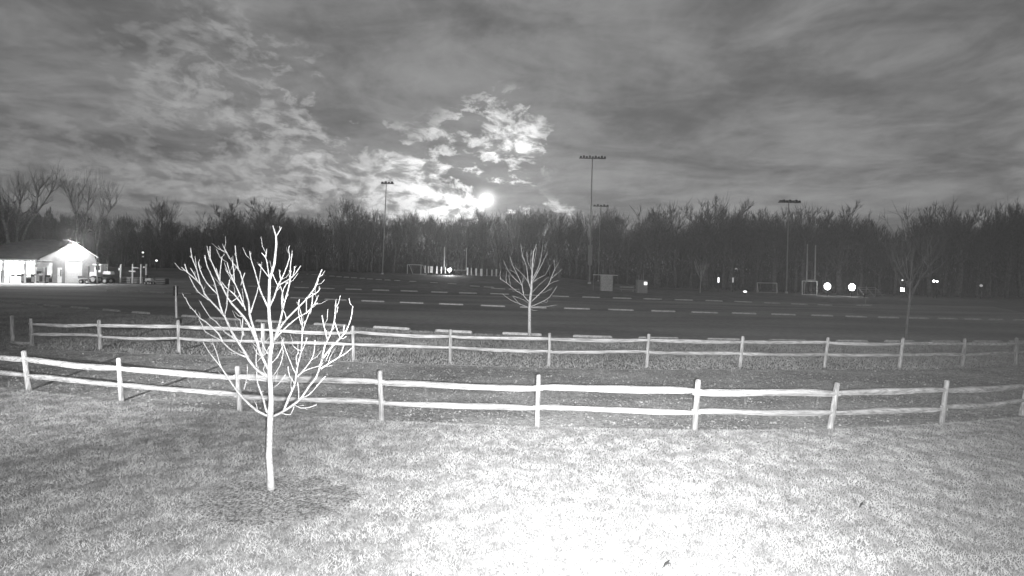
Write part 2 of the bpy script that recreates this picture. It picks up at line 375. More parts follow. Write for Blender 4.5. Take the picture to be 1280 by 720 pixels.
def wheel_stop_mesh(L):
    m = MB(); w0, w1, h = .09, .055, .105
    prof = [(-w0, -.02), (-w0, .035), (-w1, h - .02), (-w1 + .02, h), (w1 - .02, h), (w1, h - .02), (w0, .035), (w0, -.02)]
    for x, k in ((-L / 2, .75), (-L / 2 + .06, 1), (L / 2 - .06, 1), (L / 2, .75)):
        for y, z in prof: m.v.append((x, y * (1 if k == 1 else .9), z * k if z > 0 else z))
    n = len(prof)
    for i in range(3):
        for q in range(n): m.f.append((i * n + q, (i + 1) * n + q, (i + 1) * n + (q + 1) % n, i * n + (q + 1) % n)[::-1])
    m.f.append(tuple(range(n))); m.f.append(tuple(range(4 * n - 1, 3 * n - 1, -1))); return m
for where, row in ROWS.items():
    C = [G((a + b) / 2, y + 1) for a, b, y in row]
    for i, (a, b, y) in enumerate(row):
        j0, j1 = max(0, i - 1), min(len(row) - 1, i + 1); d = C[j1] - C[j0]
        L = abs(b - a) / FPX * C[i].y; ux = d.normalized(); slant = abs(ux.x - ux.y * C[i].x / C[i].y); L = min(L / max(slant, .35), 2.9)
        o = wheel_stop_mesh(L).build('wheel_stop', 'stop'); o.location = (C[i].x, C[i].y, gz(C[i].x, C[i].y) + .01 if C[i].y > 58 else -.005)
        o.rotation_euler = (rng.uniform(-.02, .02), 0, math.atan2(d.y, d.x) + rng.uniform(-.02, .02))
        side = 'left'; k = i
        if k >= len(row) / 2: side = 'right'; k = len(row) - 1 - i
        tag(o, f'{ORD[k]} concrete wheel stop from the {side} {where}', 'wheel stop', 'concrete wheel stops in the parking lot')

# ------------------------------------------------------------------ saplings
def traced_tree(name, label, base_px, trunk, branches, r_trunk, spread, sides=6, mulch=None, mat_='bark', trunk_r=None, seed=1, minr=.006):
    rg = random.Random(seed); B = G(*base_px); root = empty(name, label, 'tree', B); Y0 = B.y
    pts = [P(x, y, Y0) for x, y in trunk]; k = len(pts)
    dep = {}
    rr = trunk_r or [r_trunk * (1 - .8 * i / (k - 1)) for i in range(k)]
    MB().tube([rel(p, B) for p in pts], rr, 9, jit=.05, rng=rg).build('trunk', mat_, root, smooth=True)
    done = [(trunk, [0.0] * k)]
    for br, r0 in branches:
        # start depth: nearest traced point already placed
        best, dd0, vec0 = 1e9, 0.0, 0
        for pl, ds in done:
            for (x, y), dd in zip(pl, ds):
                q = (x - br[0][0]) ** 2 + (y - br[0][1]) ** 2
                if q < best: best, dd0 = q, dd
        slope = rg.choice((-1, 1)) * rg.uniform(.25, 1.0) * spread; L = 0; ds = [dd0]; poly = [P(br[0][0], br[0][1], Y0 + dd0)]
        for (xa, ya), (xb, yb) in zip(br, br[1:]):
            L += math.hypot(xb - xa, yb - ya) / FPX * Y0; d = max(-1.1, min(1.1, dd0 + slope * L)); ds.append(d); poly.append(P(xb, yb, Y0 + d))
        # smooth the line a little and taper it
        sm = []; n = len(poly)
        for i in range(n - 1):
            p0, p1, p2, p3 = poly[max(i - 1, 0)], poly[i], poly[i + 1], poly[min(i + 2, n - 1)]
            for t in (0, .5): sm.append(.5 * ((2 * p1) + (-p0 + p2) * t + (2 * p0 - 5 * p1 + 4 * p2 - p3) * t * t + (-p0 + 3 * p1 - 3 * p2 + p3) * t ** 3))
        sm.append(poly[-1]); q = len(sm)
        rr = [max(minr, .70 * r0 * (1 - .72 * i / (q - 1)) * (1 + rg.uniform(-.07, .07))) for i in range(q)]
        m = MB().tube([rel(p, B) for p in sm], rr, sides, jit=.06, rng=rg)
        for c in range(max(1, int(L * 7))):               # bud spurs and short twigs
            i = rg.randrange(1, q); p = sm[i]; ax = (sm[i] - sm[i - 1]).normalized(); sd_ = ax.orthogonal().normalized(); sd_.rotate(Matrix.Rotation(rg.uniform(0, 6.28), 3, ax)); ln = rg.uniform(.02, .05) if rg.random() < .65 else rg.uniform(.08, .22)
            e1 = p + (ax * .7 + sd_ * .7) * ln * .5; e2 = e1 + (ax * .9 + sd_ * .35 + Vector((0, 0, .3))) * ln * .5; m.tube([rel(v, B) for v in (p, e1, e2)], [rr[i] * .45, max(.0035, rr[i] * .35), .003], 4)
        m.build('branch', mat_, root, smooth=True)
        done.append((br, ds))
    return root, B
T1 = [(339, 618), (338.5, 605), (338, 590), (336.2, 566), (336.6, 562), (337.4, 530), (338, 520), (339, 500), (338, 480), (337, 462), (337.5, 445), (340, 430), (339, 415), (336.8, 400), (336, 385), (337, 350), (343, 330), (345.5, 305), (345, 295), (341, 282)]
R1 = [.9 * q for q in (.058, .050, .047, .047, .043, .042, .044, .036, .034, .033, .031, .031, .026, .024, .023, .02, .017, .014, .012, .008)]
B1 = [
 ([(345, 296), (348, 291), (352, 284)], .010),
 ([(338, 521), (322, 514), (304, 498), (290, 480), (277, 460), (262, 441), (253, 426)], .026), ([(277, 460), (274, 452), (270, 438), (265, 427)], .012),
 ([(337, 519), (332, 511), (329, 498), (322, 479), (321, 465), (320, 450), (321, 437), (324, 430)], .022),
 ([(338, 473), (322, 463), (311, 450), (307, 442), (298, 428), (288, 412), (281, 396), (267, 380), (256, 368), (252, 357), (242, 347), (235, 341), (227, 334)], .030),
 ([(235, 341), (233, 337), (231, 330)], .010), ([(247, 352), (243, 343), (238, 335)], .010), ([(250, 355), (246, 337), (240, 322), (238.5, 310)], .014), ([(261, 375), (248, 365), (241, 354), (236, 344)], .012),
 ([(307, 446), (297, 442), (287, 436), (278, 427), (272, 423), (257, 415), (253, 407), (248, 398)], .019), ([(299, 429), (290, 421), (282, 416), (270, 402), (263, 397), (255, 385), (249, 375)], .018),
 ([(278, 427), (273, 417), (257, 402), (250, 398), (244, 390), (236, 381), (232, 372)], .017), ([(232, 373), (230, 371)], .008),
 ([(337, 464), (328, 447), (323, 433), (320, 425), (313, 410), (305, 396), (290, 380), (282, 367), (275, 352), (267, 333), (261, 319), (259, 308)], .028), ([(263, 326), (262.5, 317), (262.5, 308)], .010),
 ([(279, 393), (275, 382), (272, 368), (267, 350), (259, 333), (256, 319)], .017), ([(271, 367), (258, 353), (250, 337), (248, 327)], .014), ([(275, 355), (275, 342), (277.5, 321)], .013), ([(275, 354), (273, 345), (270, 335)], .009),
 ([(323, 432), (318, 413), (312, 393), (311, 378), (305, 358), (300, 340), (292, 330), (284, 317), (278, 305)], .024), ([(298, 337), (295, 320), (294, 307)], .012), ([(284, 316), (280, 313)], .007),
 ([(307, 388), (300, 369), (293, 353), (287, 340), (284, 328)], .015), ([(293, 354), (287, 345), (281, 335)], .010), ([(293, 352), (292, 338), (290, 324)], .011), ([(304, 383), (293, 368), (283, 360), (277, 352)], .015),
 ([(313, 391), (320, 370), (323, 358), (327, 330)], .015), ([(327, 331), (323, 330)], .007), ([(335, 384), (327, 367), (323, 355), (318, 337), (314, 325), (312, 314)], .017),
 ([(336.5, 347), (334, 330), (332, 322), (327, 316)], .012), ([(332, 322), (333.5, 311)], .009), ([(336.5, 347), (328, 336), (323, 330)], .010),
 ([(301, 357), (303, 350), (306, 341)], .008), ([(283, 380), (285, 365), (287, 350)], .010), ([(281, 393), (284, 380), (284, 365)], .012), ([(300, 369), (290, 377), (284, 372)], .008),
 ([(336, 385), (342.5, 372), (347.5, 357), (355, 342), (362, 322), (360.5, 313), (362, 307)], .019), ([(347.5, 357), (363, 348), (370, 341), (376, 332)], .014), ([(347.5, 357), (343, 348), (339, 337)], .010), ([(351, 350), (350, 345), (349, 337)], .009), ([(366, 345), (368, 338), (368, 333)], .009),
 ([(341, 428), (347, 413), (352, 394), (355, 380), (360, 363), (363, 348), (363, 333), (365, 317)], .022), ([(353, 390), (352, 373), (355, 360), (360, 352)], .011), ([(354, 376), (353, 365), (350, 357)], .008),
 ([(341.5, 428), (350, 410), (360, 397), (375, 382), (383, 374), (393, 360), (398, 347), (402.5, 337)], .022), ([(384, 373), (397, 365), (400, 360)], .011), ([(390, 365), (396, 356), (398, 348)], .011), ([(358, 399), (356, 391), (353, 387)], .010), ([(391, 366), (390, 380), (388, 391)], .010),
 ([(342, 427), (347, 420), (360, 407), (372, 397), (383, 391), (393, 380), (398, 369)], .018), ([(383, 391), (383, 382), (383, 371)], .010), ([(374, 397), (377, 408), (373, 390), (374, 374)], .009), ([(392, 381), (397, 379)], .007),
 ([(340, 521), (353, 515), (372, 502), (379, 494), (387, 482), (395, 472), (400, 458), (403, 447), (406, 432), (412, 420), (417, 405), (419, 393), (419.5, 379)], .026),
 ([(403, 449), (412, 437), (425, 423), (433, 413), (439, 397), (441, 383)], .018), ([(401, 461), (410, 455), (423, 447), (433, 441), (442, 433)], .016), ([(409, 424), (405, 407), (402.5, 394)], .010), ([(425, 422), (421, 411), (418, 402)], .009), ([(423, 447), (427, 440), (430, 430)], .008), ([(429, 418), (430, 408)], .007), ([(407, 452), (412, 440), (416, 430)], .008),
 ([(355, 513), (361, 497), (368, 482), (370, 470), (373, 453), (377, 438), (378, 415), (385, 395), (389, 383)], .022), ([(378, 414), (377, 395), (374, 384)], .010), ([(371, 469), (367, 462), (360, 445), (355, 432), (352, 422)], .012), ([(372, 471), (385, 456), (392, 443), (394, 425)], .013),
 ([(372, 470), (380, 464), (390, 460), (401, 457)], .013), ([(377, 438), (372, 437), (366, 432)], .009), ([(377, 440), (381, 431), (384, 422)], .008), ([(369, 480), (362, 470), (360, 458)], .007), ([(372, 458), (370, 448), (373, 440)], .009),
 ([(352, 516), (363, 518.5), (368, 506)], .010), ([(368, 506), (376, 510), (387, 509), (396, 506)], .008), ([(373, 501), (373.5, 490), (372, 478)], .012), ([(378, 497), (387, 493), (395, 484), (407, 470)], .010),
 ([(338, 455), (347, 446), (353, 433)], .010), ([(340, 472), (350, 457), (354, 440), (352, 430)], .010), ([(342, 485), (350, 478), (357, 468)], .007), ([(337, 445), (331, 436), (327, 425), (327, 405)], .010), ([(333, 440), (340, 428)], .007), ([(335, 470), (329, 462), (333, 455)], .008), ([(305, 487), (309, 470), (309, 455)], .009), ([(300, 430), (303, 418), (300, 400)], .008),
 ([(305, 420), (303, 408), (304, 395)], .008), ([(320, 425), (316, 412), (310, 405)], .008), ([(322, 452), (327, 446), (335, 440)], .008),
]
sap, SB = traced_tree('sapling', 'bare young tree with many upswept branches on the front lawn', (339, 617), T1, B1, .05, .45, 6, trunk_r=R1, seed=4)
def c6(l): return [(600 + x / 6, 300 + y / 6) for x, y in l]
T2 = c6([(372, 722), (371, 620), (372, 500), (378, 430), (385, 380), (388, 300), (392, 230), (395, 150), (402, 90), (425, 30)])
B2 = [(c6(l), r) for l, r in [
 ([(378, 470), (330, 420), (315, 340), (280, 260), (245, 190), (225, 125)], .035), ([(385, 380), (360, 300), (350, 200), (320, 120), (305, 30)], .032), ([(388, 280), (385, 220), (360, 170), (350, 90)], .022), ([(395, 290), (440, 200), (460, 120), (470, 40)], .028),
 ([(395, 310), (440, 230), (475, 160), (505, 90)], .028), ([(388, 460), (450, 400), (510, 340), (540, 270), (560, 220), (592, 170)], .035), ([(515, 335), (550, 315), (585, 305)], .016), ([(540, 285), (580, 250), (618, 218)], .018), ([(562, 230), (560, 190), (553, 150)], .014),
 ([(380, 500), (450, 470), (520, 430), (575, 350)], .028), ([(372, 508), (300, 480), (230, 450), (170, 405)], .028), ([(300, 485), (270, 450), (245, 420)], .014), ([(325, 410), (270, 380), (210, 330), (150, 290)], .026), ([(200, 322), (195, 280), (202, 235)], .014), ([(315, 340), (250, 280), (205, 220), (178, 155)], .02),
 ([(378, 340), (330, 270), (270, 210)], .02), ([(395, 320), (430, 290), (490, 260), (522, 195)], .02), ([(378, 505), (430, 500), (490, 500), (562, 488)], .018), ([(395, 390), (440, 340), (510, 280)], .018), ([(390, 240), (410, 150), (425, 60)], .018), ([(390, 260), (380, 160), (385, 80)], .016), ([(350, 200), (335, 160), (310, 110)], .012),
 ([(280, 260), (255, 240), (225, 225)], .012), ([(450, 400), (490, 390), (540, 360)], .012), ([(470, 455), (500, 470), (510, 440)], .01), ([(230, 350), (222, 300), (215, 260)], .012), ([(330, 400), (318, 350), (325, 280)], .012), ([(370, 480), (330, 450), (250, 420)], .014), ([(160, 300), (150, 265), (155, 230)], .01), ([(375, 520), (400, 528), (430, 528)], .008)]]
traced_tree('sapling', 'smaller bare young tree behind the middle of the far rail fence', (661.8, 420.5), T2, B2, .075, .6, 5, trunk_r=[.085, .075, .07, .06, .055, .045, .035, .025, .018, .01], seed=9, minr=.008)
# mulch under the sapling: a low ring of chips
mc = G(345, 626); mb = MB(); rings = [(0, .03), (.5, .024), (.8, .016), (.95, .004), (1.0, -.02)]
for k, (q, z) in enumerate(rings):
    for i in range(48):
        a = 2 * math.pi * i / 48; j = 1 + .05 * math.sin(3 * a + 1) + .04 * math.sin(7 * a) + rng.uniform(-.02, .02); mb.v.append((mc.x + 1.12 * q * j * math.cos(a), mc.y + .80 * q * j * math.sin(a), .03 + z + rng.uniform(-.006, .006)))
for k in range(4):
    for i in range(48): mb.f.append((k * 48 + i, (k + 1) * 48 + i, (k + 1) * 48 + (i + 1) % 48, k * 48 + (i + 1) % 48)[::-1])
struct(mb.build('mulch_bed', 'mulch'))
n = 20000; a = rs.uniform(0, 2 * np.pi, n); q = np.abs(rs.rand(n) ** .5 + rs.normal(0, .07, n)); x = mc.x + 1.12 * q * np.cos(a); y = mc.y + .8 * q * np.sin(a); z = .062 - .03 * np.clip(q, 0, 1.2)
th = rs.uniform(0, 2 * np.pi, n); l = rs.uniform(.006, .022, n); t = rs.uniform(-.4, .4, n)
V = np.stack([np.stack([x - np.cos(th) * l, y - np.sin(th) * l, z - .006], 1), np.stack([x + np.cos(th) * l, y + np.sin(th) * l, z + t * l], 1), np.stack([x - np.sin(th) * l * .4, y + np.cos(th) * l * .4, z + .012 + 0 * l], 1)], 1)
o = tri_cloud('mulch_chips', V.reshape(-1, 3), np.arange(n * 3).reshape(-1, 3), 'mulch'); struct(o, 'stuff'); tag(o, 'shredded mulch chips around the foot of the lawn tree', 'mulch')
# two twigs lying on the lawn
for px, py, lb in ((1077, 638, 'dark dead leaf curled on the right side of the lawn'), (833, 714, 'dark twig on the lawn at the bottom edge of the picture')):
    p = G(px, py); m = MB(); m.tube([(-.05, -.03, .05), (0, .01, .075), (.05, .05, .09)], [.006, .014, .004], 5); m.tube([(0, .01, .07), (.03, -.03, .1)], [.006, .003], 5)
    o = m.build('twig', 'dark'); o.location = p; tag(o, lb, 'twig')

# ------------------------------------------------------------------ procedural bare trees
def grow(m, rg, p, d, L, r, lev, maxlev, up, n_kids, sides, mr=.0):
    r = max(r, mr)
    k = 4 if lev < maxlev else 3; pts = [p.copy()]; rr = [r]; q = p.copy(); dd = d.copy()
    for i in range(k - 1):
        dd = (dd + Vector((rg.uniform(-1, 1), rg.uniform(-1, 1), rg.uniform(-.6, 1))) * .14 + Vector((0, 0, up))).normalized(); q = q + dd * (L / (k - 1)); pts.append(q.copy()); rr.append(r * (1 - (.62 if lev < maxlev else .8) * (i + 1) / (k - 1)))
    m.tube(pts, rr, sides if lev < 2 else 3, cap=False)
    if lev >= maxlev: return
    for c in range(n_kids[lev]):
        t = rg.uniform(.25, 1.0) if c else 1.0; f = t * (k - 1); i = min(int(f), k - 2); s = pts[i].lerp(pts[i + 1], f - i)
        ax = (pts[i + 1] - pts[i]).normalized(); a = ax.orthogonal().normalized(); b = ax.cross(a); ph = rg.uniform(0, 2 * math.pi); an = rg.uniform(.35, .8) if c else rg.uniform(.05, .3)
        nd = (ax * math.cos(an) + (a * math.cos(ph) + b * math.sin(ph)) * math.sin(an)).normalized()
        grow(m, rg, s, nd, L * rg.uniform(.5, .78), rr[i] * rg.uniform(.45, .62), lev + 1, maxlev, up, n_kids, sides, mr)
def wood_tree(seed, H, fork, fan, kids=(4, 4, 5), limbs=11):
    rg = random.Random(seed); tr = MB(); cr = MB(); pts = []; x = y = 0.0
    for i in range(7):
        pts.append(Vector((x, y, H * .70 * i / 6 - (.4 if i == 0 else 0)))); x += rg.uniform(-.25, .25); y += rg.uniform(-.25, .25)
    r0 = H * .016; rr = [r0 * 1.25 * (1 - .8 * i / 6) for i in range(7)]; tr.tube(pts, rr, 7)
    for c in range(limbs):                    # limbs sweep up and all end near one rounded crown line
        t = fork + (1 - fork) * c / (limbs - 1); f = t * 6; i = min(int(f), 5); s = pts[i].lerp(pts[i + 1], f - i); ph = c * 2.4 + rg.uniform(-.5, .5); an = fan * rg.uniform(.45, 1.15)
        d = Vector((math.cos(ph) * math.sin(an), math.sin(ph) * math.sin(an), math.cos(an))); top = H * (1 - .22 * (an / 1.0) ** 2) * rg.uniform(.88, 1.04)
        L = max(H * .14, (top - s.z) / 2.05)
        grow(cr, rg, s, d, L, max(.05, rr[i] * .5), 1, 4, .14, (0,) + kids, 4, .030)
    return tr, cr
specs = [(1, 17, .35, .75), (2, 18, .42, .62), (3, 15.5, .30, .9), (4, 16.5, .5, .8), (5, 18.5, .40, .5), (6, 14.5, .3, 1.0), (7, 17.5, .6, .6)]
temps = []
for sd, H, fk, fn in specs:
    tr, cr = wood_tree(sd, H, fk, fn); temps.append((tr.mesh('trunk', 'wood', True), cr.mesh('crown', 'wood'), H))
rt = random.Random(21)
FRONT = [(-150, 128), (60, 122), (150, 126), (400, 130), (640, 132), (720, 128), (800, 118), (900, 106), (1000, 97), (1150, 94), (1280, 96), (1450, 98)]
TOPS = [(-150, 236), (0, 238), (60, 238), (140, 258), (190, 262), (205, 250), (240, 266), (270, 252), (330, 249), (380, 256), (430, 250), (480, 262), (520, 268), (560, 262), (610, 265), (650, 262), (700, 266), (745, 262), (780, 262), (825, 254), (850, 258), (880, 246), (925, 248), (945, 262), (975, 252), (1010, 258), (1060, 252), (1100, 262), (1130, 265), (1165, 250), (1195, 250), (1220, 270), (1255, 252), (1280, 250), (1450, 250)]
def interp(T, x): return float(np.interp(x, [a for a, b in T], [b for a, b in T]))
def wood_instance(px, Y, top_py, label, group, k=None):
    Xw = (px - CX) / FPX * Y; z0 = gz(Xw, Y) - .1; top = P(px, top_py, Y).z; h = max(6, top - z0)
    tm, cm, H = temps[k if k is not None else rt.randrange(len(temps))]
    root = empty('bare_tree', label, 'tree', (Xw, Y, z0), rt.uniform(0, 6.28), group); s = h / (H * 1.07); root.scale = (s * rt.uniform(.9, 1.25), s * rt.uniform(.9, 1.25), s)
    for nm, me in (('trunk', tm), ('crown', cm)):
        o = bpy.data.objects.new(nm, me); col.objects.link(o); o.parent = root
    return root
ZONES = ((60, 'behind the porch of the barn'), (150, 'behind the gable of the barn'), (240, 'behind the machines by the barn'), (340, 'behind the left half of the lawn tree'), (440, 'behind the right half of the lawn tree'), (520, 'behind the left mast'), (600, 'behind the left goal'), (680, 'behind the second young tree'),
         (790, 'behind the tallest mast'), (860, 'behind the two cabinets'), (935, 'behind the two upright lit strips'), (1028, 'behind the right goal'), (1110, 'behind the two round globes'), (1200, 'behind the tiny paired lamps'), (9999, 'at the right edge'))
for rowi, (dY, step, drop) in enumerate(((0, 21, 6), (7, 19, 7), (15, 20, 6))):
    px = -70 + rowi * 7
    while px < 1345:
        Y = interp(FRONT, px) + dY + rt.uniform(-2, 2); big = rt.random()
        tp = interp(TOPS, px) + drop * rt.random() * 2 + (rt.uniform(8, 34) if big < .6 else rt.uniform(2, 10)) - (18 if 430 < px < 770 else 0)
        where = ['at the front of the wood', 'in the middle of the wood', 'deep in the wood'][rowi]; third = next(n_ for x_, n_ in ZONES if px < x_)
        wood_instance(px, Y, tp, f'bare tree {where} {third}', f'bare trees {where} {third}')
        px += step * rt.uniform(.7, 1.3)
# the crowns that stand out against the sky
for px, tp, dY, k, sx, lb in ((205, 248, 2, 4, 1.0, 'tall narrow tree standing above the wood right of the barn'), (283, 250, -2, 2, 1.3, 'broad crowned tree above the wood behind the top of the lawn tree'), (330, 248, 1, 0, 1.2, 'rounded tree above the wood behind the fork of the lawn tree'), (437, 247, -1, 1, 1.0, 'fine topped tree just left of the left mast'),
                              (700, 262, -1, 3, 1.2, 'low rounded tree left of the tallest mast'), (762, 258, -2, 1, .9, 'slender tree just right of the tallest mast'), (823, 252, -3, 0, 1.25, 'rounded tree above the wood left of the tallest crowns'), (882, 246, -3, 2, 1.15, 'left one of the two tallest crowns right of the masts'), (915, 245, -2, 0, 1.2, 'right one of the two tallest crowns right of the masts'),
                              (968, 253, -2, 3, 1.1, 'spreading tree just left of the right mast'), (1003, 257, 0, 1, 1.1, 'tree just right of the right mast'), (1050, 252, -2, 2, 1.3, 'broad tree above the two round globes'), (1163, 251, -3, 0, 1.2, 'rounded tree above the tiny paired lamps'), (1198, 252, -2, 3, 1.0, 'tree standing right of the rounded tree above the paired lamps'),
                              (1236, 256, -3, 6, .7, 'thin upright tree second from the right edge of the wood'), (1258, 249, -3, 4, .9, 'tall tree near the right edge with sky between its stems'), (1277, 252, -2, 6, .8, 'thin tree cut by the right edge of the picture')):
    o = wood_instance(px, interp(FRONT, px) + dY, tp - 7, lb, 'tall trees standing out of the wood', k); o.scale.x *= sx; o.scale.y *= sx
# the tangle of brush and stems that closes the wood low down
n = 330000; bx = rs.uniform(-140, 1420, n); fy = np.interp(bx, [a for a, b in FRONT], [b for a, b in FRONT]); by = fy + 2 + rs.rand(n) ** .7 * 26
X = (bx - CX) / FPX * by; kn = np.arange(-200, 1500, 9.0); zt = np.interp(bx, [a for a, b in TOPS], [b for a, b in TOPS]) + 26 + np.interp(bx, kn, rs.uniform(-10, 16, len(kn)))
ztop = CAM_H + (CY + .022 * (bx - CX) - zt) / FPX * by; g0 = np.array([gz(a, b) for a, b in zip(X, by)]); z = g0 - .3 + rs.beta(1.0, 1.7, n) * 1.12 * np.maximum(3, ztop - g0)
L = rs.uniform(.5, 1.6, n); an = rs.uniform(0, 2 * np.pi, n); ti = rs.uniform(.1, .9, n); wd = rs.uniform(.03, .10, n)
d = np.stack([np.cos(an) * np.sin(ti), np.sin(an) * np.sin(ti), np.cos(ti)], 1) * L[:, None]; c = np.stack([X, by, z], 1); sd = np.stack([np.cos(an + 1.3), np.sin(an + 1.3) * .4, np.zeros(n)], 1) * wd[:, None]
V = np.stack([c - sd, c + sd, c + d], 1); o = tri_cloud('brushwood', V.reshape(-1, 3), np.arange(n * 3).reshape(-1, 3), 'brush'); struct(o, 'stuff'); tag(o, 'dense dark brush and stems filling the wood behind the field', 'brush')

# two more planted saplings, far away and dim
def small_tree(px, py, H, fork, label, seed, lean=0.0, mat_='bark', trunk_mat='wood'):
    rg = random.Random(seed); B = G(px, py); root = empty('sapling', label, 'tree', B); tr = MB(); tr.tube([(0, 0, -.2), (lean * .4, 0, fork * .5), (lean, 0, fork), (lean * 1.1, 0, H * .75)], [.07, .06, .055, .02], 7); tr.build('trunk', trunk_mat, root, smooth=True)
    cr = MB()
    for c in range(9):
        ph = c * 2.4; an = rg.uniform(.5, 1.0) * (1.0 - .05 * c); z = fork + (H * .72 - fork) * c / 9
        grow(cr, rg, Vector((lean, 0, z)), Vector((math.cos(ph) * math.sin(an), math.sin(ph) * math.sin(an), math.cos(an))), H * .42 * (1.1 - .05 * c), .03, 2, 4, .12, (0, 0, 4, 4), 4)
    cr.build('crown', mat_, root); return root
small_tree(875, 366, 4.6, 1.9, 'small dim bare tree at the far edge of the parking lot', 31, .1, 'bark', 'bark')
small_tree(1132, 427, 4.6, 2.0, 'dim bare young tree behind the right end of the far fence', 32, .15, 'wood')

# pale trunks behind the barn, caught by its lamp
def pale_tree(lines, Y, label, seed):
    rg = random.Random(seed); B = P(lines[0][0][0][0], lines[0][0][0][1], Y); B.z = 0; root = empty('pale_tree', label, 'tree', B); cr = MB()
    for li, (l, r) in enumerate(lines):
        pts = [P(x, y, Y + (0 if li == 0 else rg.uniform(-1, 1))) for x, y in l]
        if li == 0: pts = [Vector((pts[0].x, Y, -.3))] + pts
        k = len(pts); rr = [max(.05, r * (1 - .7 * i / (k - 1))) for i in range(k)]
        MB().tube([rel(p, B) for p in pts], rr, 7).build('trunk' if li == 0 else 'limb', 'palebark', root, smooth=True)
        for c in range(9):
            i = rg.randrange(max(1, k // 2 - 1), k - 1) if k > 2 else 0; s = pts[i].lerp(pts[i + 1], rg.random()); ph = rg.uniform(0, 6.28); an = rg.uniform(.3, .8)
            grow(cr, rg, s - B, Vector((math.cos(ph) * math.sin(an), math.sin(ph) * math.sin(an), math.cos(an))), rg.uniform(2, 3.6), .07, 2, 4, .1, (0, 0, 5, 5), 4)
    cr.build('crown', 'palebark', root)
pale_tree([([(12, 320), (10, 300), (7, 285), (2, 268), (0, 250), (-2, 232)], .3), ([(7, 285), (11, 272), (12, 255)], .12)], 84, 'pale trunked tree at the left edge behind the barn roof', 1)
pale_tree([([(21, 318), (21, 296), (23, 280), (28, 268), (38, 262)], .22), ([(22, 285), (24, 262), (26, 246)], .12)], 86, 'pale tree with a hooked trunk behind the barn roof', 2)
pale_tree([([(28, 320), (28, 300), (34, 282), (44, 268), (54, 255), (62, 243), (68, 233)], .22), ([(44, 268), (47, 250), (48, 238)], .10)], 87, 'pale leaning tree arching right behind the barn roof', 3)
pale_tree([([(95, 325), (95.5, 300), (96, 275), (98, 255), (98, 240)], .16), ([(96, 272), (90, 255), (88, 244)], .08)], 84, 'slim pale tree rising straight behind the barn gable', 4)
pale_tree([([(103, 325), (104, 298), (107, 278), (110, 258), (112, 244)], .16)], 85, 'slim pale tree right of the barn gable peak', 5)
pale_tree([([(120, 330), (121, 312), (124, 295), (125, 280), (130, 262)], .16), ([(125, 280), (134, 268), (140, 258)], .09)], 83, 'pale tree growing behind the right corner of the barn', 6)

# ------------------------------------------------------------------ barn
BW_, BT = G(80, 354), R(42.0)                             # its front is turned towards the lawn
def bx_(px):                                             # distance along the barn front
    a = (px - CX) / FPX; return (a * BW_.y - BW_.x) / (math.cos(BT) - a * math.sin(BT))
def wl(x, y): return (BW_.x + x * math.cos(BT) - y * math.sin(BT), BW_.y + x * math.sin(BT) + y * math.cos(BT), 0)
YB = 0.0; OB = Vector((0, 0, 0)); barn = empty('barn', 'metal sided barn with lit gable, garage door and bright open porch', 'building', BW_, BT)
def q(name, material, m, parent=None): return m.build(name, material, parent or barn)
def bb(x0, x1, y0, y1, z0, z1): return MB().box(((x0 + x1) / 2 - OB.x, (y0 + y1) / 2 - YB, (z0 + z1) / 2), (x1 - x0, y1 - y0, z1 - z0))
xl, xj, xr, xa = bx_(-70), bx_(45), bx_(118.5), bx_(92); ze, zr, za = 2.95, 3.75, 5.35
xd0, xd1 = bx_(83), bx_(103); dep = 14.0
# gable wall as an outline with the garage opening left out (thickness .15)
def prism(outline, y0, y1):
    m = MB(); n = len(outline)
    for y in (y0, y1): m.v += [(x - OB.x, y - YB, z) for x, z in outline]
    m.f.append(tuple(range(n))); m.f.append(tuple(range(2 * n - 1, n - 1, -1)))
    for i in range(n): m.f.append((i, i + n, (i + 1) % n + n, (i + 1) % n)[::-1])
    return m
def roofz(x): return za + (x - xa) * ((ze - za) / (xj - xa)) if x < xa else za + (x - xa) * ((zr - za) / (xr - xa))
xb0 = bx_(66)
q('wall', 'siding', prism([(xb0, 0), (xd0, 0), (xd0, 3.0), (xd1, 3.0), (xd1, 0), (xr, 0), (xr, zr), (xa, za), (xj, ze), (xj, ze - .25), (xb0, ze - .25)], YB, YB + .15))
q('wall', 'siding', bb(xr - .15, xr, YB + .153, YB + dep, 0, zr - .02))
q('wall', 'siding', bb(xl, xr - .16, YB + dep - .15, YB + dep, 0, 3.0))
for i in range(22):                                       # ribs of the siding right and left of the door
    x = xd1 + .12 + i * .145
    if x < xr - .05: q('siding_rib', 'siding', bb(x, x + .035, YB - .025, YB - .002, 0.05, roofz(x) - .15))
for i in range(20):
    x = xb0 + .1 + i * .19
    if x < xd0 - .12 and not (bx_(71.5) < x < bx_(78.5)): q('siding_rib', 'siding', bb(x, x + .03, YB - .02, YB - .002, 0.05, roofz(x) - .15))
gd = q('garage_door', 'white', bb(xd0 + .02, xd1 - .02, YB + .06, YB + .12, 0, 2.98))
for i in range(5): q('door_panel', 'white', bb(xd0 + .06, xd1 - .06, YB + .025, YB + .058, .05 + i * .59, .60 + i * .59), gd)
q('door_frame', 'white', bb(xd0 - .1, xd0, YB - .04, YB + .1, 0, 3.1)); q('door_frame', 'grey', bb(xd1, xd1 + .12, YB - .04, YB + .1, 0, 3.1)); q('door_frame', 'white', bb(xd0, xd1, YB - .04, YB + .1, 3.0, 3.1))
dr = q('door', 'white', bb(bx_(72), bx_(77.6), YB - .05, YB - .003, 0.02, 2.05)); q('window', 'dark', bb(bx_(75.6), bx_(77), YB - .07, YB - .052, .9, 1.8), dr); q('handle', 'steel', bb(bx_(73), bx_(73.5), YB - .1, YB - .053, .95, 1.05), dr)
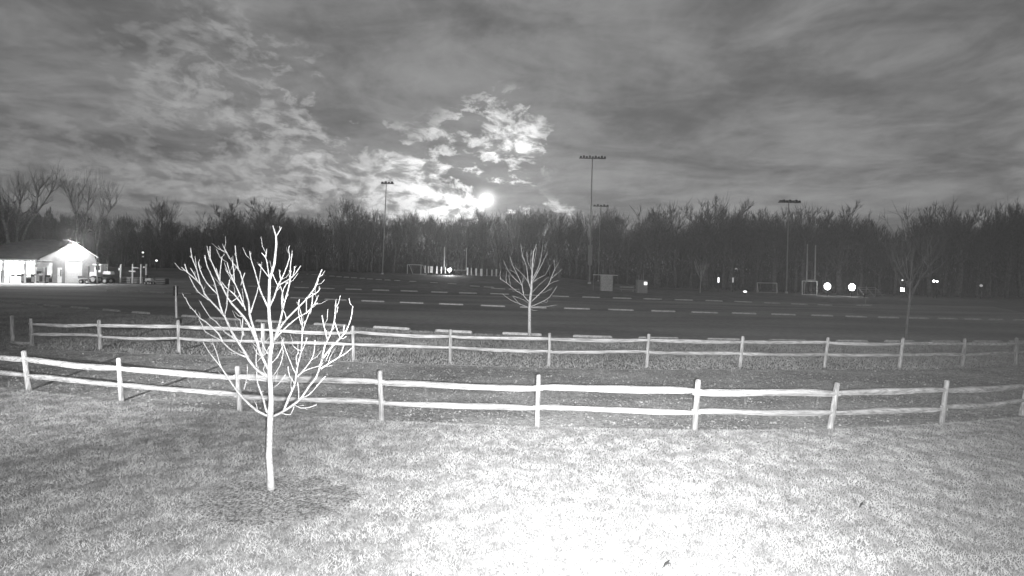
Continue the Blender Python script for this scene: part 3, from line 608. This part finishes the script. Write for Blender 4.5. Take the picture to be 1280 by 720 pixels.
# roofs: the gable wing, running back, and the hipped wing to the left
def slab(p, t):
    p = [Vector(v) for v in p]; return MB().hexa([rel(v, OB) for v in p] + [rel(v + Vector((0, 0, t)), OB) for v in p])
q('roof', 'roof', slab([(xa, YB - .35, za + .01), (xr + .35, YB - .35, roofz(xr + .35) + .01), (xr + .35, YB + dep, roofz(xr + .35) + .01), (xa, YB + dep, za + .01)], .14))
q('roof', 'roof', slab([(xj - .1, YB - .35, roofz(xj - .1) + .01), (xa - .002, YB - .35, za + .01), (xa - .002, YB + dep, za + .01), (xj - .1, YB + dep, roofz(xj - .1) + .01)], .14))
xh = bx_(34); zrg = 5.75
q('roof', 'roof', slab([(xl, YB - .4, ze), (xj + .2, YB - .4, ze), (xa, YB + 7, zrg), (xh, YB + 7, zrg)], .12))
q('roof', 'roof', slab([(xh, YB + 7.003, zrg), (xa, YB + 7.003, zrg), (xj + .2, YB + dep + .3, ze), (xl, YB + dep + .3, ze)], .12))
q('roof', 'roof', slab([(xl, YB + dep + .3, ze - .003), (xl - .002, YB - .4, ze - .003), (xh - .003, YB + 6.9, zrg - .003), (xh - .003, YB + 7.1, zrg - .003)], .12))
q('gutter', 'white', bb(xl, xj + .05, YB - .5, YB - .405, ze - .1, ze + .1)); q('rake_trim', 'white', MB().tube([rel(v, OB) for v in ((xa, YB - .38, za + .02), (xr + .35, YB - .38, roofz(xr + .35) + .02))], .06, 4))
q('downspout', 'grey', MB().tube([rel(v, OB) for v in ((xr + .2, YB - .3, zr - .15), (xr + .08, YB - .1, zr - .45), (xr + .08, YB - .1, .1))], .045, 6))
# porch: posts with knee braces, bright back wall, header over the bay
q('back_wall', 'white', bb(xl, bx_(66) - .02, YB + 3.6, YB + 3.7, 0, ze + .3)); q('ceiling', 'white', bb(xl, bx_(66) - .02, YB - .35, YB + 3.59, ze - .02 - .05, ze - .03))
q('side_wall', 'siding', bb(xb0 - .1, xb0 - .003, YB + .2, YB + 3.58, 0, ze - .1))
for px in (4, 31.5, 44.5):
    x = bx_(px); po = q('porch_post', 'white', bb(x - .09, x + .09, YB - .12, YB + .06, 0, ze - .08))
    for s_ in (-1, 1): q('knee_brace', 'white', MB().tube([rel((x + s_ * .09, YB - .03, ze - .7), OB), rel((x + s_ * .6, YB - .03, ze - .12), OB)], .05, 4), po)
q('bay_panel', 'white', bb(bx_(45.5), bx_(65.8), YB + .02, YB + .08, 2.05, 2.68)); q('bay_panel', 'white', bb(bx_(59.5), bx_(65.8), YB + .02, YB + .08, 1.25, 2.048))
q('bay_door', 'grey', bb(bx_(46), bx_(59), YB + .9, YB + .98, 0, 2.6)); q('bay_post', 'white', bb(bx_(54.5), bx_(56), YB + .5, YB + .62, 0, 2.7))
lampo = q('gable_lamp', 'lamp', bb(bx_(90), bx_(94), YB - .62, YB - .42, za - .12, za + .10)); q('lamp_bracket', 'dark', bb(bx_(91.4), bx_(92.6), YB - .41, YB - .02, za - .3, za - .18), lampo)
lw = wl(bx_(92), -.9); l = bpy.data.lights.new('gable_light', 'POINT'); l.energy = 3000; l.shadow_soft_size = .15; o = bpy.data.objects.new('gable_light', l); col.objects.link(o); o.location = (lw[0], lw[1], za + .15)
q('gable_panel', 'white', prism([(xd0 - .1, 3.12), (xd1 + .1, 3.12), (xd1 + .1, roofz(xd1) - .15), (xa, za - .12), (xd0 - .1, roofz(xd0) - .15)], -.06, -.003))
for px in (-30, 12, 38):
    l = bpy.data.lights.new('porch_light', 'POINT'); l.energy = 300; l.shadow_soft_size = .12; o = bpy.data.objects.new('porch_light', l); col.objects.link(o); lw = wl(bx_(px), 1.6); o.location = (lw[0], lw[1], ze - .45)
    q('porch_lamp', 'lamp', MB().ball((bx_(px) - OB.x, 1.6, ze - .2), .11, 8, 5))
# things standing in the porch
def thing(name, label, cat, loc, rz=0.0): return empty(name, label, cat, loc, rz)
def part(t, name, material, *boxes):
    m = MB()
    for c_, s_ in boxes: m.box(c_, s_)
    return m.build(name, material, t)
t = thing('workbench', 'workbench with tools on it in the bright porch', 'workbench', wl(bx_(20), 1.0), BT); part(t, 'bench_top', 'grey', ((0, 0, .9), (1.4, .6, .06)))
for sx in (-.6, .6): part(t, 'leg', 'grey', ((sx, 0, .43), (.07, .5, .86)))
part(t, 'vise', 'dark', ((-.3, -.1, 1.0), (.3, .2, .14)), ((-.3, -.1, 1.12), (.5, .06, .06))); part(t, 'tool_box', 'dark', ((.25, 0, 1.02), (.4, .25, .18)))
for i, (px, h, w_, d_) in enumerate(((3, 1.7, .35, 1.0), (30, 1.3, .5, .7), (36, .9, .55, .2), (42, 1.25, .5, .1), (48.5, 1.7, .5, .35), (51.5, 1.35, .4, .3), (60, 1.15, .5, .5), (63.5, .95, .4, .3))):
    nm = ['tall_cabinet', 'shelf_unit', 'feed_bin', 'hand_cart', 'tool_rack', 'stacked_crates', 'storage_drum', 'bucket_stack'][i]
    lb = ['narrow cabinet at the left edge of the porch', 'shelf unit beside the middle porch post', 'low bin between porch post and corner post', 'upright hand cart at the porch corner', 'dark tool rack just inside the bay', 'crates stacked before the bay post', 'drum standing under the white bay panel', 'buckets stacked at the right side of the bay'][i]
    t = thing(nm, lb, nm.split('_')[-1], wl(bx_(px), d_), BT); mm = ['grey', 'dark', 'grey', 'dark', 'dark', 'grey', 'dark', 'grey'][i]
    part(t, 'body', mm, ((0, 0, h * .45), (w_, .4, h * .8))); part(t, 'lid', 'white' if i % 3 == 2 else 'dark', ((0, 0, h * .9), (w_ * 1.1, .46, h * .09))); part(t, 'front_panel', 'dark' if mm == 'grey' else 'grey', ((0, -.215, h * .45), (w_ * .75, .02, h * .55)))

# ------------------------------------------------------------------ machines and racks right of the barn
YT = 70.0
def tx(px): return (px - CX) / FPX * YT
def tz(px, py): return P(px, py, YT).z
t = thing('utility_tractor', 'white cab tractor parked at the right corner of the barn', 'tractor', (tx(127), YT, 0))
cabm = MB(); cabm.box((-.15, 0, 2.05), (.85, 1.0, .95)); part_ = cabm.build('cab', 'white', t)
MB().box((-.15, 0, 2.6), (1.15, 1.2, .14)).build('cab_roof', 'white', t)
for sx in (-.3, .08): MB().box((sx, -.505, 2.15), (.2, .02, .55)).build('window', 'glass', part_)
MB().box((.95, 0, 1.52), (1.2, .7, .42), taper=.85).build('hood', 'white', t); MB().box((-.75, 0, 1.25), (1.3, .9, .6), taper=.9).build('engine_cover', 'white', t); MB().box((.1, 0, .85), (2.4, .6, .22)).build('chassis', 'dark', t)
MB().tube([(.62, -.2, 1.7), (.62, -.2, 2.6), (.95, -.2, 2.62), (.95, -.2, 1.6)], .035, 6).build('roll_bar', 'white', t)
def wheel(t, x, y, r, w_):
    m = MB(); m.tube([(x, y - w_ / 2, r), (x, y - w_ / 2 + .04, r), (x, y + w_ / 2 - .04, r), (x, y + w_ / 2, r)], [r * .85, r, r, r * .85], 16); wv = m.build('wheel', 'rubber', t); MB().tube([(x, y - w_ / 2 - .02, r), (x, y - w_ / 2 + .02, r)], [r * .5, r * .55], 12).build('rim', 'white', wv)
for x, r in ((-.6, .55), (1.0, .4)):
    for y in (-.55, .55): wheel(t, x, y, r, .3)
t = thing('flat_trailer', 'low flat trailer standing beside the white tractor', 'trailer', (tx(121), YT - 1.6, 0)); MB().box((0, 0, .72), (1.5, 1.0, .1)).build('deck', 'white', t); MB().box((0, -.52, .9), (1.5, .04, .3)).build('side_board', 'grey', t)
for x in (-.4, .4): wheel(t, x, -.4, .3, .18)
for px, py0, py1, nm, lb in ((128.5, 333, 350, 'marker_post', 'pale post directly in front of the white tractor'), (139, 329, 350, 'marker_post', 'tall pale post at the nose of the tractor')):
    p0 = tx(px); t = thing(nm, lb, 'post', (p0, YT - 2.3, 0)); MB().box((0, 0, tz(px, py0) / 2), (.16, .1, tz(px, py0))).build('shaft', 'grey', t); MB().box((0, 0, tz(px, py0) + .03), (.2, .14, .06)).build('cap', 'white', t)
for i, (px, py, arm) in enumerate(((147.5, 330.5, [(-.15, 335, 338, .22)]), (162.5, 330, [(.45, 334, 335.3, .8), (0, 338.3, 340, .9)]), (173, 330.3, []), (179.6, 330, [(-.22, 333, 335, .35)]))):
    h = tz(px, py) ; t = thing('goal_rack', ['pale rack post with a hanging plate right of the tractor', 'pale rack post with two cross arms right of the tractor', 'plain pale rack post, third in the row by the barn', 'brightest rack post with a short arm, rightmost by the barn'][i], 'rack', (tx(px), YT + .5, 0))
    MB().box((0, 0, h / 2), (.16, .12, h)).build('upright', 'white', t); MB().box((0, 0, .06), (.4, .5, .12)).build('foot', 'dark', t)
    for ox, ya, yb, wd in arm: MB().box((ox, -.08, (tz(px, ya) + tz(px, yb)) / 2), (wd, .03, abs(tz(px, ya) - tz(px, yb)))).build('arm', 'white', t)
t = thing('mower', 'small pale ride-on machine right of the rack posts', 'mower', (tx(187), YT, 0)); MB().box((0, 0, .75), (.9, .6, .35), taper=.7).build('body', 'white', t); MB().box((-.3, 0, 1.1), (.25, .5, .45)).build('seat', 'dark', t); MB().tube([(.2, 0, .9), (.1, 0, 1.25)], .03, 6).build('steering_column', 'dark', t)
for x in (-.35, .4):
    for y in (-.3, .3): wheel(t, x, y, .22, .14)
for px, lb in ((152, 'dark low crate between the first two rack posts'), (168, 'dark low crate between the middle rack posts'), (196, 'dark heap of boxes right of the small mower')):
    t = thing('crate', lb, 'crate', (tx(px), YT + 1.2, 0)); MB().box((0, 0, .45), (1.3, .8, .8)).build('body', 'dark', t); MB().box((0, 0, .9), (1.4, .9, .08)).build('lid', 'grey', t)
    for k in range(3): MB().box((0, -.415, .2 + .25 * k), (1.3, .025, .16)).build('slat', 'grey', t)

# ------------------------------------------------------------------ floodlight masts (unlit)
def mast(px, base_py, top, Y, arm, label, box=None, heads=6, z0=None):
    X = (px - CX) / FPX * Y; b = gz(X, Y) if z0 is None else z0; T = P(top[0], top[1], Y); h = T.z - b; lean = T.x - X; s = Y / FPX
    t = thing('floodlight_mast', label, 'mast', (X, Y, b)); r = max(.12, h * .0072)
    MB().tube([(0, 0, -.3), (lean * .5, 0, h * .5), (lean, 0, h)], [r, r * .8, r * .5], 10).build('pole', 'steel', t, smooth=True); MB().tube([(0, 0, -.02), (0, 0, .3)], [r * 2.0, r * 1.8], 10).build('base', 'concrete', t)
    x0, x1, ay = (arm[0] - top[0]) * s + lean, (arm[1] - top[0]) * s + lean, h - (arm[2] - top[1]) * s
    MB().box(((x0 + x1) / 2, 0, ay), (x1 - x0, .16, .16)).build('cross_arm', 'dark', t)
    for k in range(heads):
        x = x0 + (x1 - x0) * (k + .5) / heads; hd = MB(); hd.box((x, -.25, ay + .12 + .12 * (k % 2)), ((x1 - x0) / heads * .74, .5, .42), taper=.72); hd.build('floodlight_head', 'dark', t); 
    if box: MB().box((lean * .2, -.1, (box[0] + box[1]) / 2), (.75, .6, box[1] - box[0])).build('control_box', 'grey', t)
    return t
mast(478, 340, (483, 228), 114, (476.5, 492.5, 229.5), 'unlit floodlight mast left of the moon', heads=4)
mast(737, 360, (740.5, 196), 97.6, (724, 757.5, 198), 'tallest floodlight mast with a control box on its shaft', box=(3.5, 7.4), heads=9)
mast(748, 345, (750.5, 257.5), 122, (741, 761, 258), 'thin floodlight mast behind and right of the tallest one', heads=5)
mast(983.5, 366, (986, 252), 93, (973, 1000, 253), 'floodlight mast among the tree tops near the right goal', heads=7)

# ------------------------------------------------------------------ goals
def field_goal(pxl, pxr, bar, tops, Y, label, rz):
    a, b_ = P(pxl, bar, Y), P(pxr, bar, Y); c = (a + b_) / 2; g0 = gz(c.x, Y); t = thing('field_goal', label, 'goal', (c.x, Y, g0)); w_ = (b_ - a).length / 2; d = w_ * math.tan(rz); hb = c.z - g0; ht = P((pxl + pxr) / 2, tops, Y).z - g0
    MB().tube([(-w_, -d, hb), (w_, d, hb)], .09, 8).build('crossbar', 'grey', t)
    for s_ in (-1, 1): MB().tube([(s_ * w_, s_ * d, hb - .05), (s_ * w_, s_ * d, ht)], [.11, .09], 8).build('upright', 'stop', t)
    MB().tube([(0, 0, hb), (0, 1.2, hb - .1), (0, 1.8, hb - .7), (0, 1.8, -.1)], .11, 8).build('gooseneck', 'steel', t); return t
field_goal(1003.5, 1023.5, 350, 306, 88, 'pale field goal with two tall uprights beside the bright globes', .7)
field_goal(556, 582, 337.5, 309, 120, 'faint field goal with thin uprights behind the left globe', .5)
def soccer_goal(x0, x1, y0, y1, Y, label, deep=1.6):
    g0p = P((x0 + x1) / 2, y1, Y); g0 = gz(g0p.x, Y); t = thing('soccer_goal', label, 'goal', (g0p.x, Y, g0)); w_ = (x1 - x0) / FPX * Y / 2; h = (y1 - y0) / FPX * Y
    for s_ in (-1, 1):
        MB().tube([(s_ * w_, 0, 0), (s_ * w_, 0, h)], .06, 6).build('post', 'white', t); MB().tube([(s_ * w_, 0, h), (s_ * w_ + .3, deep * .4, h), (s_ * w_ + 1.0, deep, .05)], .04, 6).build('stay', 'white', t)
    MB().tube([(-w_, 0, h), (w_, 0, h)], .06, 6).build('crossbar', 'white', t); MB().tube([(-w_ + 1, deep, .05), (w_ + 1, deep, .05)], .04, 6).build('ground_bar', 'white', t)
    nb = MB()
    for k in range(7): nb.tube([(-w_ + 2 * w_ * k / 6 + .2, deep * .4, h), (-w_ + 2 * w_ * k / 6 + 1, deep, .05)], .008, 3)
    nb.build('net', 'net', t); return t
soccer_goal(1002.5, 1021, 350.5, 368, 86, 'small soccer goal standing under the right field goal')
soccer_goal(946.5, 971, 348.5, 361, 92, 'dim soccer goal left of the right floodlight mast')
soccer_goal(509, 526, 333, 345, 118, 'faint soccer goal left of the white marker posts')

# ------------------------------------------------------------------ white posts with a glowing globe among them, by the left goal
def glow_post(px, py, Y, rad, label, power=0, material='lamp', sz=1.0, head='ball', cat='lamp'):
    c = P(px, py, Y); g0 = gz(c.x, Y); t = thing('glow_on_post', label, cat, (c.x, Y, g0)); h = max(.2, c.z - g0)
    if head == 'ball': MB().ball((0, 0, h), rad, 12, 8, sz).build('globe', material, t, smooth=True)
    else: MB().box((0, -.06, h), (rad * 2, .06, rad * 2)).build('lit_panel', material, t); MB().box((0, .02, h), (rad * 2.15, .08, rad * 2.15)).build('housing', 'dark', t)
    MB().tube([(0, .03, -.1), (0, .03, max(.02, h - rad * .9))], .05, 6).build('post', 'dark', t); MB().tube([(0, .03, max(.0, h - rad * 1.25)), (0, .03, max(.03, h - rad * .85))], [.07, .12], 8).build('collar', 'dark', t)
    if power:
        l = bpy.data.lights.new('marker_fill_light', 'POINT'); l.energy = power; l.shadow_soft_size = rad; o = bpy.data.objects.new('marker_fill_light', l); col.objects.link(o); o.location = (c.x, Y - rad - .1, c.z)  # added light that whitens the marker posts around it
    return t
glow_post(562, 337.5, 116, .4, 'round bright glowing globe under the left field goal', 1500)  # emissive globe stands in for a reflector's bright return
for i, (px, y0, y1, wpx) in enumerate(((531.3, 332, 341, 1.5), (535.5, 332.5, 341, 1.2), (539.3, 333, 341, 3.4), (546, 333, 342, 1.8), (551.5, 333.5, 342, 1.6), (556.7, 334, 342, 1.3), (584.2, 334.5, 344, 1.8), (589, 335, 344, 1.0), (595, 335.5, 344.5, 1.9), (601.5, 336, 345, 3.0), (608.5, 336, 345.5, 1.0), (614.8, 337, 346, 1.5), (620.3, 336.5, 346, 1.9))):
    Y = 118; c = P(px, y1, Y); g0 = gz(c.x, Y); top = P(px, y0, Y).z; t = thing('marker_post', f'{ORD[i if i < 6 else i - 6]} white marker post from the left, {"left" if i < 6 else "right"} of the round globe', 'post', (c.x, Y, g0), 0)
    t['group'] = 'white marker posts by the left goal'; w_ = wpx * Y / FPX
    MB().box((0, 0, (c.z + top) / 2 - g0), (w_, .08, top - c.z)).build('board', 'white', t); MB().box((0, .07, (c.z - g0) / 2 + .2), (.08, .05, c.z - g0 + .6)).build('stake', 'dark', t)

# ------------------------------------------------------------------ glowing heads on the right and other small lights
glow_post(1034.3, 358, 84, .47, 'left one of the two big round glowing globes by the soccer goal', 0, sz=1.2)  # this globe and the next glow in place of reflectors shining back
glow_post(1065, 359, 84, .47, 'right one of the two big round glowing globes by the soccer goal', 0, sz=1.2)
glow_post(1127.7, 362, 80, .27, 'square glowing panel low on a post at right', 0, head='box')  # emissive panel where a reflective sign returns the camera's lamp
glow_post(1128, 350.3, 80.2, .10, 'tiny lamp above the square glowing panel', 0, 'dimlamp')
glow_post(1167.3, 351.4, 85, .17, 'left one of two tiny paired lamps at the wood edge', 0); glow_post(1171.4, 351.8, 85, .13, 'right one of two tiny paired lamps at the wood edge', 0)
glow_post(1226.5, 357, 85, .22, 'faint lamp glimmering at the far right wood edge', 0, 'faintlamp')
glow_post(931.3, 364.5, 80, .28, 'low oval lamp on the field left of the dim soccer goal', 0, 'dimlamp', .55)
glow_post(920, 336, 100, .14, 'tiny light up among the dark trees left of the dim soccer goal', 0, 'faintlamp')
glow_post(195.6, 325.7, 108, .20, 'small lamp before the dark trees right of the barn', 0, 'dimlamp'); glow_post(178.6, 315.6, 108, .17, 'upper of two small lamps in the trees right of the barn', 0, 'dimlamp'); glow_post(178.8, 320.6, 108, .16, 'lower of two small lamps in the trees right of the barn', 0, 'faintlamp')
for px, lb, mm in ((898, 'left one of two upright lit strips at the wood edge', 'dimlamp'), (916, 'right one of two upright lit strips at the wood edge', 'faintlamp')):
    c = P(px, 350, 92); t = thing('strip_light', lb, 'lamp', (c.x, 92, 0)); MB().box((0, -.05, c.z), (.28, .06, .9)).build('lit_panel', mm, t); MB().box((0, .03, c.z), (.34, .08, 1.0)).build('housing', 'dark', t); MB().tube([(0, .05, 0), (0, .05, c.z - .45)], .05, 6).build('post', 'dark', t)
# pale cabinets near the tall mast
def cabinet(x0, x1, y0, y1, Y, label, material):
    c = P((x0 + x1) / 2, y1, Y); t = thing('storage_cabinet', label, 'cabinet', (c.x, Y, 0)); w_ = (x1 - x0) / FPX * Y; h = P((x0 + x1) / 2, y0, Y).z
    bd = MB().box((0, 0, h / 2 + .05), (w_, 1.1, h - .1)).build('body', material, t); MB().box((0, 0, h + .03), (w_ * 1.06, 1.2, .06)).build('lid', material, t)
    for s_ in (-1, 1): MB().box((s_ * w_ * .25, -.56, h / 2 + .05), (w_ * .47, .02, h * .86)).build('door', material, bd)
    for s_ in (-1, 1): MB().box((s_ * w_ * .42, 0, .05), (.1, 1.0, .1)).build('foot', 'dark', t)
    return t, w_, h
t, w_, h = cabinet(750.5, 764.8, 344.5, 362.5, 79, 'pale square cabinet standing right of the tall mast', 'stop')
MB().tube([(-w_ * 1.2, -.2, h + .1), (w_ * .98, -.2, h + .08)], .06, 6).build('top_bar', 'white', t); MB().tube([(-w_ * 1.15, -.2, h + .1), (-w_ * 1.15, -.2, .0)], .04, 6).build('bar_leg', 'grey', t)
t, w_, h = cabinet(795.5, 808, 350.5, 364.5, 77, 'darker cabinet with a small lit lamp on its corner', 'grey')
MB().box((w_ * .3, -.62, h * .78), (.42, .08, .42)).build('lit_panel', 'dimlamp', t)
for dx_, hh in ((-.45, .75), (0, .95), (.25, 1.0)): MB().tube([(dx_, 0, h), (dx_ + .04, 0, h + hh)], .05, 5).build('rod', 'grey', t)
t = thing('park_bench', 'low dim bench between the two cabinets', 'bench', (P(784, 361, 79).x, 79, 0)); MB().box((0, 0, .5), (2.2, .4, .06)).build('seat', 'grey', t); MB().box((0, .25, .85), (2.2, .05, .25)).build('backrest', 'grey', t)
for s_ in (-.9, .9): MB().box((s_, 0, .24), (.08, .4, .47)).build('leg', 'grey', t)
# parking sign with pale foot, and the bleacher behind it
c = G(1080, 382.5); t = thing('sign_post', 'thin sign post on a pale slab at the far right of the lot', 'sign post', c); MB().box((0, 0, .08), (1.5, .4, .16)).build('foot', 'stop', t); MB().tube([(.15, 0, .1), (.2, 0, 2.2)], .04, 6).build('pole', 'grey', t); MB().box((.2, -.04, 1.2), (.5, .03, .35)).build('sign_plate', 'dark', t)
c = P(1093, 372, 84); t = thing('bleacher', 'dim metal bleacher with stepped seat boards behind the sign post', 'bleacher', (c.x, 84, 0))
for k in range(4): MB().box((0, k * .6, .45 + .35 * k), (3.6 - .3 * k, .26, .05)).build('seat_board', 'steel', t)
for s_ in (-1.5, 0, 1.5): MB().tube([(s_, -.1, 0), (s_, 1.9, 1.5), (s_, 1.95, 0)], .04, 5).build('frame', 'steel', t)
# thin sign behind the far fence on the left, with a bag hung on the fence post
c = G(221, 410); t = thing('sign_post', 'thin dark sign pole behind the far fence on the left', 'sign post', c); top = P(219.5, 357, c.y); MB().tube([(0, 0, 0), (top.x - c.x, 0, top.z)], [.06, .035], 6).build('pole', 'steel', t); MB().box((top.x - c.x, 0, top.z - .25), (.03, .35, .45)).build('sign_plate', 'dark', t)
c = G(222, 440); pz = P(219, 402, c.y); t = thing('bird_box', 'small dark box fixed on a far fence post behind the lawn tree', 'box', (pz.x, pz.y + .12, pz.z - .07)); MB().box((0, 0, .07), (.2, .14, .14)).build('body', 'dark', t); MB().box((0, 0, .15), (.24, .18, .02)).build('lid', 'dark', t)

# ------------------------------------------------------------------ haze
hz = MB().box((0, 320, 15), (1440, 800, 34)); o = hz.build('haze', 'dark'); struct(o, 'stuff'); tag(o, 'thin night haze over the field and the wood', 'haze')
hm = bpy.data.materials.new('haze'); hm.use_nodes = True; ht = hm.node_tree; ht.nodes.clear(); ho = ht.nodes.new('ShaderNodeOutputMaterial'); hv = ht.nodes.new('ShaderNodeVolumePrincipled')
hv.inputs['Color'].default_value = (.9, .9, .9, 1); hv.inputs['Density'].default_value = .0009; hv.inputs['Anisotropy'].default_value = .8; ht.links.new(hv.outputs[0], ho.inputs['Volume'])
o.data.materials.clear(); o.data.materials.append(hm)
